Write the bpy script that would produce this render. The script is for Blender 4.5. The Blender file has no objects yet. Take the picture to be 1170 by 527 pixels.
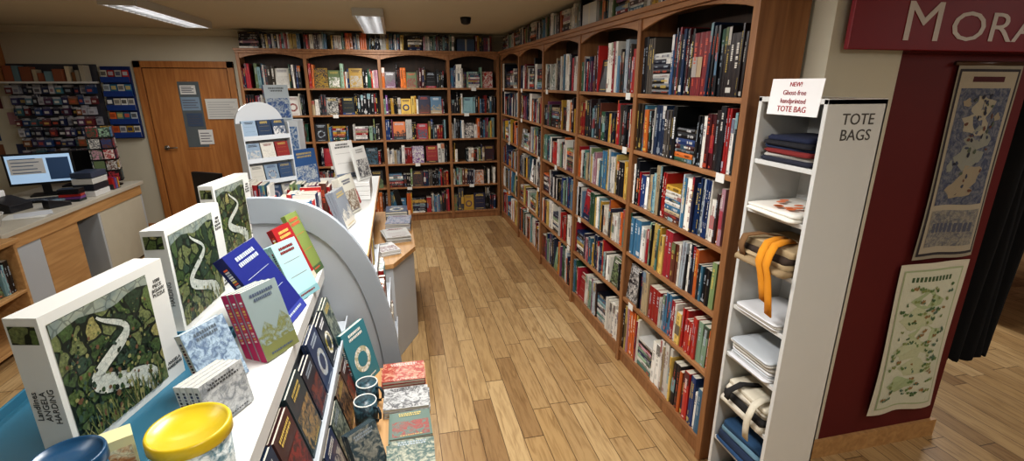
import bpy, bmesh, math, random, time
from mathutils import Matrix, Vector, noise
R=random.Random(7)
scene=bpy.context.scene

def srgb(r,g,b):
    f=lambda c:(c/255/12.92) if c/255<=0.04045 else ((c/255+0.055)/1.055)**2.4
    return (f(r),f(g),f(b),1.0)

# ---------------------------------------------------------------- materials
def newmat(name):
    m=bpy.data.materials.new(name); m.use_nodes=True
    nt=m.node_tree; b=nt.nodes['Principled BSDF']
    return m,nt,b
def N(nt,t,**k):
    n=nt.nodes.new(t)
    for a,v in k.items(): setattr(n,a,v)
    return n
def mixc(nt,fac,a,b,blend='MIX'):
    n=N(nt,'ShaderNodeMix',data_type='RGBA',blend_type=blend)
    for s,v in ((0,fac),(6,a),(7,b)):
        if hasattr(v,'links'): nt.links.new(v,n.inputs[s])
        else: n.inputs[s].default_value=v
    return n.outputs[2]
def math_(nt,op,a,b=None,c=None):
    n=N(nt,'ShaderNodeMath',operation=op)
    for i,v in enumerate((a,b,c)):
        if v is None: continue
        if hasattr(v,'links'): nt.links.new(v,n.inputs[i])
        else: n.inputs[i].default_value=v
    return n.outputs[0]

def plain(name,col,rough=.5,metal=0,noise_amt=.06,scale=8,spec=.5):
    m,nt,b=newmat(name)
    tc=N(nt,'ShaderNodeTexCoord'); nz=N(nt,'ShaderNodeTexNoise'); nz.inputs['Scale'].default_value=scale; nz.inputs['Detail'].default_value=4
    nt.links.new(tc.outputs['Object'],nz.inputs['Vector'])
    dark=tuple(c*(1-noise_amt*2) for c in col[:3])+(1,)
    nt.links.new(mixc(nt,nz.outputs['Fac'],dark,col),b.inputs['Base Color'])
    b.inputs['Roughness'].default_value=rough; b.inputs['Metallic'].default_value=metal
    b.inputs['Specular IOR Level'].default_value=spec
    return m
def woodmat(name,c1,c2,axis='Z',rough=.4,scale=1.0):
    m,nt,b=newmat(name)
    tc=N(nt,'ShaderNodeTexCoord'); mp=N(nt,'ShaderNodeMapping')
    s=[14*scale,14*scale,14*scale]; s['XYZ'.index(axis)]=1.0*scale
    mp.inputs['Scale'].default_value=s
    nz=N(nt,'ShaderNodeTexNoise'); nz.inputs['Scale'].default_value=2.2; nz.inputs['Detail'].default_value=7; nz.inputs['Distortion'].default_value=.7
    nt.links.new(tc.outputs['Object'],mp.inputs[0]); nt.links.new(mp.outputs[0],nz.inputs['Vector'])
    cr=N(nt,'ShaderNodeValToRGB'); cr.color_ramp.elements[0].position=.32; cr.color_ramp.elements[1].position=.68
    cr.color_ramp.elements[0].color=c1; cr.color_ramp.elements[1].color=c2
    nt.links.new(nz.outputs['Fac'],cr.inputs[0]); nt.links.new(cr.outputs[0],b.inputs['Base Color'])
    b.inputs['Roughness'].default_value=rough
    return m
def attrmat(name,rough=.45,art=0,bump=0,crack=.45,soft=.05,dist=1.5):
    m,nt,b=newmat(name)
    a=N(nt,'ShaderNodeAttribute',attribute_name='Col')
    out=a.outputs['Color']
    tc=N(nt,'ShaderNodeTexCoord')
    if art:
        a2=N(nt,'ShaderNodeAttribute',attribute_name='Col2')
        nz=N(nt,'ShaderNodeTexNoise'); nz.inputs['Scale'].default_value=art; nz.inputs['Detail'].default_value=6; nz.inputs['Distortion'].default_value=dist
        nt.links.new(tc.outputs['Object'],nz.inputs['Vector'])
        cr=N(nt,'ShaderNodeValToRGB'); cr.color_ramp.elements[0].position=.51-soft; cr.color_ramp.elements[1].position=.51+soft
        nt.links.new(nz.outputs['Fac'],cr.inputs[0])
        out=mixc(nt,cr.outputs[0],out,a2.outputs['Color'])
        vo=N(nt,'ShaderNodeTexVoronoi',feature='DISTANCE_TO_EDGE'); vo.inputs['Scale'].default_value=art*2.2
        nt.links.new(tc.outputs['Object'],vo.inputs['Vector'])
        lt=math_(nt,'LESS_THAN',vo.outputs['Distance'],.05)
        out=mixc(nt,math_(nt,'MULTIPLY',lt,crack),out,(.02,.03,.025,1))
    nt.links.new(out,b.inputs['Base Color']); b.inputs['Roughness'].default_value=rough
    if bump:
        bz=N(nt,'ShaderNodeTexNoise'); bz.inputs['Scale'].default_value=60; nt.links.new(tc.outputs['Object'],bz.inputs['Vector'])
        bp=N(nt,'ShaderNodeBump'); bp.inputs['Strength'].default_value=bump; bp.inputs['Distance'].default_value=.003
        nt.links.new(bz.outputs['Fac'],bp.inputs['Height']); nt.links.new(bp.outputs[0],b.inputs['Normal'])
    return m
def fieldmat():
    """printed patchwork of fields with hedgerows"""
    m,nt,b=newmat('printed_field_landscape')
    tc=N(nt,'ShaderNodeTexCoord'); nz=N(nt,'ShaderNodeTexNoise'); nz.inputs['Scale'].default_value=11
    nt.links.new(tc.outputs['Object'],nz.inputs['Vector'])
    ad=N(nt,'ShaderNodeVectorMath',operation='MULTIPLY_ADD'); nt.links.new(nz.outputs['Color'],ad.inputs[0]); ad.inputs[1].default_value=(.1,.1,.1); nt.links.new(tc.outputs['Object'],ad.inputs[2])
    vo=N(nt,'ShaderNodeTexVoronoi'); vo.inputs['Scale'].default_value=22; nt.links.new(ad.outputs[0],vo.inputs['Vector'])
    sp=N(nt,'ShaderNodeSeparateColor'); nt.links.new(vo.outputs['Color'],sp.inputs[0])
    cr=N(nt,'ShaderNodeValToRGB'); cr.color_ramp.interpolation='CONSTANT'; e=cr.color_ramp.elements
    e[0].position=0; e[0].color=srgb(40,56,40); e[1].position=.88; e[1].color=srgb(126,122,78)
    for p,c in ((.2,(60,78,46)),(.38,(78,94,54)),(.55,(48,66,52)),(.7,(94,102,66))): q=e.new(p); q.color=srgb(*c)
    nt.links.new(sp.outputs[0],cr.inputs[0])
    n2=N(nt,'ShaderNodeTexNoise'); n2.inputs['Scale'].default_value=170; n2.inputs['Detail'].default_value=6; nt.links.new(tc.outputs['Object'],n2.inputs['Vector'])
    k=math_(nt,'MULTIPLY_ADD',n2.outputs['Fac'],2.4,-.2)
    out=mixc(nt,1.0,cr.outputs[0],k,'MULTIPLY')
    ve=N(nt,'ShaderNodeTexVoronoi',feature='DISTANCE_TO_EDGE'); ve.inputs['Scale'].default_value=22; nt.links.new(ad.outputs[0],ve.inputs['Vector'])
    out=mixc(nt,math_(nt,'LESS_THAN',ve.outputs['Distance'],.06),out,srgb(22,32,24))
    nt.links.new(out,b.inputs['Base Color']); b.inputs['Roughness'].default_value=.38
    return m
def emis(name,col,st):
    m,nt,b=newmat(name); b.inputs['Base Color'].default_value=col
    b.inputs['Emission Color'].default_value=col; b.inputs['Emission Strength'].default_value=st
    return m
def floormat():
    m,nt,b=newmat('wood_plank_floor')
    tc=N(nt,'ShaderNodeTexCoord'); sp=N(nt,'ShaderNodeSeparateXYZ'); nt.links.new(tc.outputs['Object'],sp.inputs[0])
    u=math_(nt,'DIVIDE',sp.outputs['X'],.104); row=math_(nt,'FLOOR',u); fu=math_(nt,'SUBTRACT',u,row)
    w1=N(nt,'ShaderNodeTexWhiteNoise',noise_dimensions='1D'); nt.links.new(row,w1.inputs['W'])
    ln=math_(nt,'MULTIPLY_ADD',w1.outputs['Value'],.40,.50)
    v=math_(nt,'ADD',math_(nt,'DIVIDE',sp.outputs['Y'],ln),math_(nt,'MULTIPLY',w1.outputs['Value'],97.3))
    cell=math_(nt,'FLOOR',v); fv=math_(nt,'SUBTRACT',v,cell)
    cb=N(nt,'ShaderNodeCombineXYZ'); nt.links.new(row,cb.inputs[0]); nt.links.new(cell,cb.inputs[1])
    w2=N(nt,'ShaderNodeTexWhiteNoise',noise_dimensions='3D'); nt.links.new(cb.outputs[0],w2.inputs['Vector'])
    cr=N(nt,'ShaderNodeValToRGB'); e=cr.color_ramp.elements
    e[0].position=0; e[0].color=srgb(146,116,80); e[1].position=1; e[1].color=srgb(198,171,129)
    for p,c in ((.2,srgb(168,138,97)),(.5,srgb(182,153,111)),(.75,srgb(176,145,101))):
        q=e.new(p); q.color=c
    nt.links.new(w2.outputs['Value'],cr.inputs[0])
    ad=N(nt,'ShaderNodeVectorMath',operation='MULTIPLY_ADD'); nt.links.new(w2.outputs['Color'],ad.inputs[0]); ad.inputs[1].default_value=(9,9,9); nt.links.new(tc.outputs['Object'],ad.inputs[2])
    mp=N(nt,'ShaderNodeMapping'); mp.inputs['Scale'].default_value=(34,3.2,28); nt.links.new(ad.outputs[0],mp.inputs[0])
    nz=N(nt,'ShaderNodeTexNoise'); nz.inputs['Scale'].default_value=1.6; nz.inputs['Detail'].default_value=8; nz.inputs['Distortion'].default_value=1.0
    nt.links.new(mp.outputs[0],nz.inputs['Vector'])
    g=N(nt,'ShaderNodeValToRGB'); g.color_ramp.elements[0].position=.28; g.color_ramp.elements[0].color=(.64,.59,.54,1); g.color_ramp.elements[1].position=.56; g.color_ramp.elements[1].color=(1,1,1,1)
    nt.links.new(nz.outputs['Fac'],g.inputs[0])
    out=mixc(nt,1.0,cr.outputs[0],g.outputs[0],'MULTIPLY')
    gap=math_(nt,'MAXIMUM',math_(nt,'LESS_THAN',fu,.035),math_(nt,'LESS_THAN',fv,.007))
    out=mixc(nt,math_(nt,'MULTIPLY',gap,.8),out,srgb(56,36,20))
    nt.links.new(out,b.inputs['Base Color'])
    b.inputs['Roughness'].default_value=.33
    bp=N(nt,'ShaderNodeBump'); bp.inputs['Strength'].default_value=.25; bp.inputs['Distance'].default_value=.002
    nt.links.new(math_(nt,'SUBTRACT',1.0,gap),bp.inputs['Height']); nt.links.new(bp.outputs[0],b.inputs['Normal'])
    return m

FLOOR=floormat(); FIELD=fieldmat()
CREAM=plain('cream_wall_paint',srgb(200,194,176),.8,noise_amt=.03,scale=3)
CEIL=plain('ceiling_paint',srgb(204,196,174),.85,noise_amt=.03,scale=2)
REDW=plain('dark_red_wall_paint',srgb(98,24,24),.65,noise_amt=.08,scale=4)
CASE=woodmat('bookcase_wood',srgb(124,84,52),srgb(154,110,72),'Z',.46)
CASEH=woodmat('bookcase_shelf_wood',srgb(132,92,60),srgb(162,118,80),'Y',.46)
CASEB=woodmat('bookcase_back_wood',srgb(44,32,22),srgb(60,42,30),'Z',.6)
DOOR=woodmat('oak_door_wood',srgb(158,102,56),srgb(184,128,74),'Z',.4)
PINE=woodmat('pine_wood',srgb(164,124,80),srgb(190,150,102),'Y',.45)
WHITE=plain('white_melamine',srgb(204,204,201),.4,noise_amt=.02)
GREY=plain('grey_metal_paint',srgb(156,163,170),.38,noise_amt=.03)
LGREY=plain('light_grey_panel',srgb(176,181,186),.4,noise_amt=.03)
BLACK=plain('black_plastic',srgb(22,22,24),.35)
CHROME=plain('brushed_metal',srgb(190,190,190),.28,metal=1)
PAPER=attrmat('printed_card',.5)
GLOSS=attrmat('glossy_print',.32)
ART=attrmat('illustrated_print',.4,art=38,crack=.25,soft=.09)
ARTB=attrmat('illustrated_print_large',.35,art=17,soft=.1)
MAPM=attrmat('printed_map',.8,art=24,crack=.3,soft=.12,dist=2.5)
CLOTH=attrmat('cotton_cloth',.95,bump=.5)
PLAST=attrmat('coloured_plastic',.3)
TUBE=emis('fluorescent_tube',(.98,.98,1,1),2.6)
SCREEN=emis('monitor_screen',srgb(150,175,200),.7)
GLASSM=plain('dark_door_glass',srgb(100,108,112),.12)

# ---------------------------------------------------------------- mesh builder
class B:
    def __init__(s): s.v=[];s.f=[];s.m=[];s.c=[];s.c2=[];s.sm=[];s.mats=[]
    def mi(s,mat):
        if mat not in s.mats: s.mats.append(mat)
        return s.mats.index(mat)
    def add(s,pts,faces,col=(.5,.5,.5,1),mat=None,M=None,col2=None,smooth=False,fcols=None):
        o=len(s.v); mat=mat or PAPER
        s.v+= [tuple(M@Vector(p)) for p in pts] if M is not None else [tuple(p) for p in pts]
        k=s.mi(mat)
        for i,f in enumerate(faces):
            s.f.append(tuple(o+j for j in f)); s.m.append(k)
            s.c.append(fcols[i] if fcols else col); s.c2.append(col2 or col); s.sm.append(smooth)
    def box(s,x0,x1,y0,y1,z0,z1,col=(.5,.5,.5,1),mat=None,M=None,col2=None,**k):
        p=[(x0,y0,z0),(x1,y0,z0),(x1,y1,z0),(x0,y1,z0),(x0,y0,z1),(x1,y0,z1),(x1,y1,z1),(x0,y1,z1)]
        s.add(p,[(0,3,2,1),(4,5,6,7),(0,1,5,4),(1,2,6,5),(2,3,7,6),(3,0,4,7)],col,mat,M,col2,**k)
    def prism(s,pts,y0,y1,col=(.5,.5,.5,1),mat=None,M=None,plane='xz',col2=None):
        n=len(pts)
        f=(lambda p,d:(p[0],d,p[1])) if plane=='xz' else ((lambda p,d:(p[0],p[1],d)) if plane=='xy' else (lambda p,d:(d,p[0],p[1])))
        P=[f(p,y0) for p in pts]+[f(p,y1) for p in pts]
        F=[tuple(range(n)),tuple(range(2*n-1,n-1,-1))]+[(i,(i+1)%n,n+(i+1)%n,n+i) for i in range(n)]
        s.add(P,F,col,mat,M,col2)
    def loft(s,rings,col,mat,M=None,cap=True,smooth=True,col2=None,closed=True):
        n=len(rings[0]); P=[p for r in rings for p in r]; F=[]
        for a in range(len(rings)-1):
            for i in range(n if closed else n-1):
                j=(i+1)%n; F.append((a*n+i,a*n+j,(a+1)*n+j,(a+1)*n+i))
        if cap: F.append(tuple(range(n-1,-1,-1))); F.append(tuple((len(rings)-1)*n+i for i in range(n)))
        s.add(P,F,col,mat,M,col2,smooth=smooth)
    def lathe(s,prof,n,col,mat,M=None,cap=True,smooth=True,col2=None):
        s.loft([[(r*math.cos(2*math.pi*i/n),r*math.sin(2*math.pi*i/n),z) for i in range(n)] for r,z in prof],col,mat,M,cap,smooth,col2)
    def tube(s,path,r,n,col,mat,M=None):
        rings=[]
        for i,p in enumerate(path):
            p=Vector(p); d=(Vector(path[min(i+1,len(path)-1)])-Vector(path[max(i-1,0)])).normalized()
            a=d.cross(Vector((0,0,1)) if abs(d.z)<.9 else Vector((1,0,0))).normalized(); b=d.cross(a)
            rings.append([tuple(p+r*(a*math.cos(2*math.pi*k/n)+b*math.sin(2*math.pi*k/n))) for k in range(n)])
        s.loft(rings,col,mat,M)
    def ribbon(s,path,wv,th,col,mat,M=None):
        rings=[]; wv=Vector(wv)
        for i,p in enumerate(path):
            p=Vector(p); d=(Vector(path[min(i+1,len(path)-1)])-Vector(path[max(i-1,0)])).normalized()
            nn=d.cross(wv).normalized()*th/2
            rings.append([tuple(p-wv/2-nn),tuple(p+wv/2-nn),tuple(p+wv/2+nn),tuple(p-wv/2+nn)])
        s.loft(rings,col,mat,M)
    def build(s,name,bevel=0,recalc=True,parent=None):
        me=bpy.data.meshes.new(name)
        mn=[min(v[i] for v in s.v) for i in range(3)]; mx=[max(v[i] for v in s.v) for i in range(3)]
        o=((mn[0]+mx[0])/2,(mn[1]+mx[1])/2,mn[2])
        me.from_pydata([(v[0]-o[0],v[1]-o[1],v[2]-o[2]) for v in s.v],[],s.f)
        for m in s.mats: me.materials.append(m)
        me.polygons.foreach_set('material_index',s.m); me.polygons.foreach_set('use_smooth',s.sm)
        for nm,src in (('Col',s.c),('Col2',s.c2)):
            at=me.color_attributes.new(nm,'FLOAT_COLOR','CORNER'); buf=[]
            for p,c in zip(s.f,src): buf+=(list(c[:3])+[1.0])*len(p)
            at.data.foreach_set('color',buf)
        if recalc:
            bm=bmesh.new(); bm.from_mesh(me); bmesh.ops.recalc_face_normals(bm,faces=bm.faces); bm.to_mesh(me); bm.free()
        ob=bpy.data.objects.new(name,me); scene.collection.objects.link(ob); ob.location=o
        if parent: ob.parent=parent; ob.matrix_parent_inverse=Matrix.Translation(-Vector(parent.location))
        if bevel:
            md=ob.modifiers.new('bevel','BEVEL'); md.width=bevel; md.segments=2; md.limit_method='ANGLE'; md.angle_limit=.7
        return ob
def place(x,y,z,yaw=0,lean=0,roll=0):
    return Matrix.Translation((x,y,z))@Matrix.Rotation(math.radians(yaw),4,'Z')@Matrix.Rotation(math.radians(-lean),4,'X')@Matrix.Rotation(math.radians(roll),4,'Y')
_tm={}
def text(s,M,size,col,parent,name='lettering',align='CENTER',sx=1):
    """flat lettering; local x right, local z up, faces -y"""
    cu=bpy.data.curves.new(name,'FONT'); cu.body=s; cu.size=size; cu.align_x=align; cu.align_y='CENTER'; cu.extrude=.0004; cu.resolution_u=3
    if col not in _tm: _tm[col]=plain('ink_%d'%len(_tm),col,.6)
    cu.materials.append(_tm[col])
    ob=bpy.data.objects.new(name,cu); scene.collection.objects.link(ob)
    mw=M@Matrix.Rotation(math.radians(90),4,'X')@Matrix.Scale(sx,4,(1,0,0))
    ob.parent=parent; ob.matrix_parent_inverse=Matrix.Translation(-Vector(parent.location))
    ob.matrix_basis=mw
    return ob

# ---------------------------------------------------------------- books
CREAMP=srgb(206,200,184)
DARK=[(24,24,28),(30,28,34),(18,20,26),(40,30,30),(26,34,52),(70,20,26),(34,44,48),(22,24,24),(52,44,36),(20,22,30),(84,78,72),(30,50,80)]
MIX=[(28,30,36),(200,198,190),(150,34,34),(34,60,110),(222,218,210),(60,100,120),(190,152,64),(40,86,64),(112,60,96),(200,110,48),(76,76,84),(226,222,214),(24,26,34),(134,168,174),(160,44,58),(20,44,80),(116,134,94),(226,222,212),(96,56,44),(40,40,44),(184,166,134),(44,44,66),(96,130,156),(150,32,40),(206,202,196),(26,26,30),(60,44,44),(34,36,46)]
LIGHT=[(224,222,216),(206,202,194),(230,226,218),(172,182,190),(180,52,48),(64,112,144),(204,176,100),(140,170,146),(40,54,84),(186,142,154),(116,44,54),(88,134,126),(226,220,206),(50,60,80),(206,106,52),(232,230,226)]
BR=[(226,220,212),(190,50,46),(60,124,160),(206,168,64),(114,70,132),(232,228,222)]
def pick(pal,r): c=r.choice(pal); j=r.uniform(.82,1.05); return srgb(*[min(245,x*j) for x in c])
def mixed(a,b,k): return tuple(a[i]*(1-k)+b[i]*k for i in range(3))+(1,)
def contrast(c,r,k=.7):
    l=.3*c[0]+.6*c[1]+.1*c[2]
    t=r.choice([srgb(232,228,218),srgb(214,186,100),srgb(236,236,236),srgb(200,90,64),srgb(170,180,190)]) if l<.25 else r.choice([srgb(34,34,38),srgb(120,34,34),srgb(34,46,90)])
    return mixed(c,t,k*r.uniform(.7,1.3))
def book(b,M,t,d,h,col,r,detail=1,sc=None):
    """local: x thickness, y depth (spine at y=0), z up"""
    e=.0015
    P=[(0,.001,0),(t/2,-.0015,0),(t,.001,0),(t,d,0),(0,d,0),
       (0,.001,h),(t/2,-.0015,h),(t,.001,h),(t,d,h),(0,d,h),
       (e,e+.001,h),(t-e,e+.001,h),(t-e,d-.001,h),(e,d-.001,h)]
    F=[(0,1,6,5),(1,2,7,6),(2,3,8,7),(3,4,9,8),(4,0,5,9),(4,3,2,1,0),(5,6,7,11,10),(7,8,12,11),(8,9,13,12),(9,5,10,13),(10,11,12,13)]
    fc=[col]*11; fc[3]=CREAMP; fc[10]=CREAMP; fc[8]=CREAMP
    b.add(P,F,col,GLOSS,M,fcols=fc)
    if detail:
        c=sc or contrast(col,r); y=-.0022
        m=t*r.uniform(.26,.36)
        def q(x0,x1,z0,z1,cc,yy): b.add([(x0,yy,z0),(x1,yy,z0),(x1,yy,z1),(x0,yy,z1)],[(0,1,2,3)],cc,GLOSS,M)
        k=r.random()
        if k<.15: z0=h*r.uniform(.02,.08); q(.001,t-.001,z0,z0+h*r.uniform(.05,.12),mixed(col,c,.8),y+.0006)
        elif k<.32: q(.0005,t-.0005,h*.74,h*.99,mixed(col,pick(MIX,r),.8),y+.0006)
        elif k<.44: q(.0005,t-.0005,h*.3,h*.62,mixed(col,pick(MIX,r),.8),y+.0006)
        z=h*r.uniform(.80,.93); zend=z-h*r.uniform(.2,.48)
        while z>zend:
            g=r.uniform(.003,.0075)
            if r.random()<.82: q(m,t-m*r.uniform(.9,1.1),z-g,z,c,y)
            z-=g+.0022
        if r.random()<.6:
            z=h*.27; ze=h*r.uniform(.12,.2)
            while z>ze: q(m*1.2,t-m*1.2,z-.004,z,c,y); z-=.0062
        if r.random()<.4: q(t*.3,t*.7,h*.03,h*.065,c,y)
def cover(b,M,w,h,t,col,r,col2=None,style=None,sc=None):
    """face-out book: local x width, -y face, z up"""
    e=.002
    b.box(0,w,0,e,0,h,col,GLOSS,M); b.box(0,w,t-e,t,0,h,col,GLOSS,M); b.box(0,e,e,t-e,0,h,sc or col,GLOSS,M)
    b.box(e,w-e,e,t-e,e,h-e,CREAMP,PAPER,M)
    c2=col2 or pick(MIX,r); ct=contrast(col,r,.85); y=-.0006
    def q(x0,x1,z0,z1,c,mat=GLOSS,yy=y,cc=None): b.add([(x0,yy,z0),(x1,yy,z0),(x1,yy,z1),(x0,yy,z1)],[(0,1,2,3)],c,mat,M,cc)
    if sc:
        z=h*.88
        while z>h*.3: b.add([(-.0006,t*.3,z-.006),(-.0006,t*.7,z-.006),(-.0006,t*.7,z),(-.0006,t*.3,z)],[(0,1,2,3)],contrast(sc,r,1),GLOSS,M); z-=.0085
    st=style if style is not None else r.randrange(5)
    if st==0: q(w*.06,w*.94,h*.05,h*.62,c2,ART,cc=col)
    elif st==1:
        n=20; cx,cz,rr=w*.5,h*.42,w*.33
        b.add([(cx+rr*math.cos(i*6.2832/n),y,cz+rr*math.sin(i*6.2832/n)) for i in range(n)],[tuple(range(n))],c2,ART,M,ct)
        b.add([(cx+rr*.6*math.cos(i*6.2832/n),y*1.6,cz+rr*.6*math.sin(i*6.2832/n)) for i in range(n)],[tuple(range(n))],col,GLOSS,M)
    elif st==2:
        q(0,w,h*.0,h*.35,c2); b.add([(0,y*1.5,h*.3),(w*.3,y*1.5,h*.52),(w*.55,y*1.5,h*.36),(w*.8,y*1.5,h*.56),(w,y*1.5,h*.4),(w,y*1.5,h*.2),(0,y*1.5,h*.2)],[tuple(range(7))],c2,ART,M,col)
    elif st==3: q(0,w,0,h,col,ART,cc=c2)
    elif st==5:
        q(0,w,h*.0,h*.12,c2); q(w*.15,w*.85,h*.40,h*.405,ct); q(w*.15,w*.85,h*.66,h*.665,ct)
    else:
        for i in range(5): q(w*.12,w*.88,h*(.12+.09*i),h*(.14+.09*i),mixed(col,c2,.7))
    y2=-.0016
    for ln,(zz,sz) in enumerate(((.88,.045),(.81,.045),(.06,.025))):
        x=w*r.uniform(.14,.26); xe=w-x
        while x<xe:
            g=r.uniform(.025,.06)*w
            q(x,min(x+g,xe),h*zz,h*(zz+sz),ct,PAPER,y2); x+=g+.012*w+.0008
def fill_row(b,M,L,hmax,r,pal,depth=.15,face=.05,dens=1.0,hr=(.68,.93)):
    x=.006; hb=r.uniform(*hr)
    while x<L-.05:
        t=r.choice([r.uniform(.010,.018),r.uniform(.015,.026),r.uniform(.02,.04)])
        if r.random()<face and x<L-.17:
            w=r.uniform(.12,.15); h=min(hmax*.92,w*1.5)
            cover(b,M@place(x,.02,0,0,7),w,h,.02,pick(pal,r),r,style=r.choice([0,1,2,3,3,5])); x+=w+.006; continue
        if face and r.random()<.035 and x<L-.22:
            z=0; wd=r.uniform(.15,.19)
            while z<hmax*.55:
                tt=r.uniform(.015,.03)
                book(b,M@Matrix.Translation((x,.02,z+tt))@Matrix.Rotation(math.radians(90),4,'Y'),tt,depth*.9,wd-r.uniform(0,.02),pick(pal,r),r); z+=tt
            x+=wd+.006; continue
        if r.random()>dens: x+=r.uniform(.02,.06); continue
        if r.random()<.4: hb=r.uniform(*hr)
        n=r.choice([1,1,1,1,1,1,2,2,3]); c=pick(pal,r); h=hmax*min(hr[1],max(hr[0],hb+r.uniform(-.09,.09))); d=depth*r.uniform(.9,1); yy=r.uniform(.008,.02); sc=contrast(c,r)
        for i in range(n):
            if x+t>L-.008: x=L; break
            l=r.choice([0,0,0,0,1.0,-1.0,2.2])
            seed=r.randint(0,10**6)
            book(b,M@place(x,yy+r.uniform(-.003,.003),0,0,0,l),t,d,h,c,random.Random(seed),1,sc); x+=t+.001+abs(l)*.0014

# ---------------------------------------------------------------- room shell
H=1.72; CZ=2.30; YB=6.5; XW=1.53
def slab(name,x0,x1,y0,y1,z0,z1,mat):
    b=B(); b.box(x0,x1,y0,y1,z0,z1,(.5,.5,.5,1),mat); return b.build(name)
slab('floor',-4.7,7.2,-1.7,6.7,-.08,0,FLOOR)
slab('ceiling',-4.7,7.2,-1.7,6.7,CZ,CZ+.08,CEIL)
slab('wall_back',-4.6,XW,YB,YB+.12,0,CZ,CREAM)
slab('wall_left',-4.7,-4.6,-1.6,YB,0,CZ,CREAM)
slab('wall_front',-4.6,7.0,-1.7,-1.6,0,CZ,CREAM)
slab('wall_right',XW,XW+.14,1.67,YB,0,CZ,CREAM)
slab('wall_pier',XW,1.86,1.55,1.67,0,CZ,CREAM)
slab('wall_red',1.86,2.54,1.55,1.67,0,1.83,REDW)
slab('wall_lintel',1.86,7.0,1.52,1.67,1.83,CZ,REDW)
slab('wall_far_right',7.0,7.12,-1.6,6.6,0,CZ,plain('maroon_paint',srgb(110,56,46),.7))
slab('wall_far_back',XW+.14,7.0,6.5,6.6,0,CZ,CREAM)
slab('baseboard_red_wall',1.50,2.56,1.532,1.549,0,.095,PINE)
slab('baseboard_back',-4.55,-2.83,YB-.018,YB-.001,0,.1,DOOR)
b=B()
b.prism([(YB-.001,CZ-.001),(YB-.001,CZ-.07),(YB-.02,CZ-.065),(YB-.06,CZ-.02),(YB-.065,CZ-.001)],-4.55,XW-.01,mat=CEIL,plane='yz'); b.build('trim_cornice')

# ---------------------------------------------------------------- bookcases
SH=[.10,.45,.75,1.05,1.36,1.667]; HT=2.09
def bookcase(name,M,edges,D,H_=HT):
    b=B(); th=.024
    L0,L1=edges[0],edges[-1]
    for i,e in enumerate(edges):
        x0=e-th/2
        b.box(x0,x0+th,0,D,0,H_-.02,mat=CASE,M=M)
        b.box(x0-.006,x0+th+.006,-.008,.002,.0,H_-.02,mat=CASE,M=M)
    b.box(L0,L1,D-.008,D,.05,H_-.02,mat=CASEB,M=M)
    b.box(L0-.03,L1+.012,-.03,D,H_-.02,H_+.005,mat=CASEH,M=M)
    b.box(L0-.02,L1+.012,-.018,.0,H_-.045,H_-.02,mat=CASEH,M=M)
    for i in range(len(edges)-1):
        x0,x1=edges[i]+th/2,edges[i+1]-th/2
        b.box(x0,x1,.012,.03,0,SH[0]-.022,mat=CASE,M=M)
        for z in SH:
            b.box(x0,x1,.0,D-.008,z-.022,z,mat=CASEH,M=M)
        n=14; low=[(x0+(x1-x0)*k/n, H_-.105+.055*math.sin(math.pi*k/n)**.8 if 0<k<n else H_-.105) for k in range(n+1)]
        b.prism([(x0,H_-.02)]+low+[(x1,H_-.02)],.0,.016,mat=CASEH,M=M)
    return b.build(name,bevel=.002)
def MR(y): # right wall frame: local x -> -Y, y -> +X
    return Matrix(((0,1,0,1.30),(-1,0,0,y),(0,0,1,0),(0,0,0,1)))
YR=6.16; EDR=[0,.9,1.8,2.7,3.6,4.5]
MRr=MR(YR)
bookcase('wall_bookcase',MRr,EDR,.215)
MBk=Matrix.Translation((0,6.25,0))
EDB=[-1.67,-.975,-.155,.655,1.275]
bookcase('wall_bookcase',MBk,EDB,.235)
palN=[DARK+DARK+[(110,40,44),(60,90,130),(200,200,196)],DARK+DARK+MIX[:14]+[(60,40,70)],LIGHT+MIX+BR,LIGHT+MIX+DARK,MIX+LIGHT+DARK[:5],LIGHT+LIGHT+MIX]
palF=[MIX+DARK+LIGHT[:5],MIX+DARK,LIGHT+MIX+BR,LIGHT+MIX+DARK[:6],MIX+LIGHT+DARK,LIGHT+MIX]
for k in range(5):
    b=B(); r=random.Random(100+k); L=.9-.024
    for s,z in enumerate(SH):
        top=SH[s+1]-.022 if s<5 else HT-.105
        row=5-s
        pal=(palN if k==4 else palF)[row]
        hr=(.76,.95) if (k==4 and row<2) else (.62,.92)
        fill_row(b,MRr@Matrix.Translation((EDR[k]+.012,0,z+.0005)),L,top-z,r,pal,.15,face=.04 if k<4 else .004,dens=.997,hr=hr)
    b.build('shelf_books',recalc=False)
for k in range(4):
    b=B(); r=random.Random(300+k); L=EDB[k+1]-EDB[k]-.024
    for s,z in enumerate(SH):
        top=SH[s+1]-.022 if s<5 else HT-.105
        fill_row(b,MBk@Matrix.Translation((EDB[k]+.012,0,z+.0005)),L,top-z,r,MIX+DARK if (s+k)%2 else LIGHT+MIX+BR,.15,face=.16,dens=.98,hr=(.58,.9))
    b.build('shelf_books',recalc=False)
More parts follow.
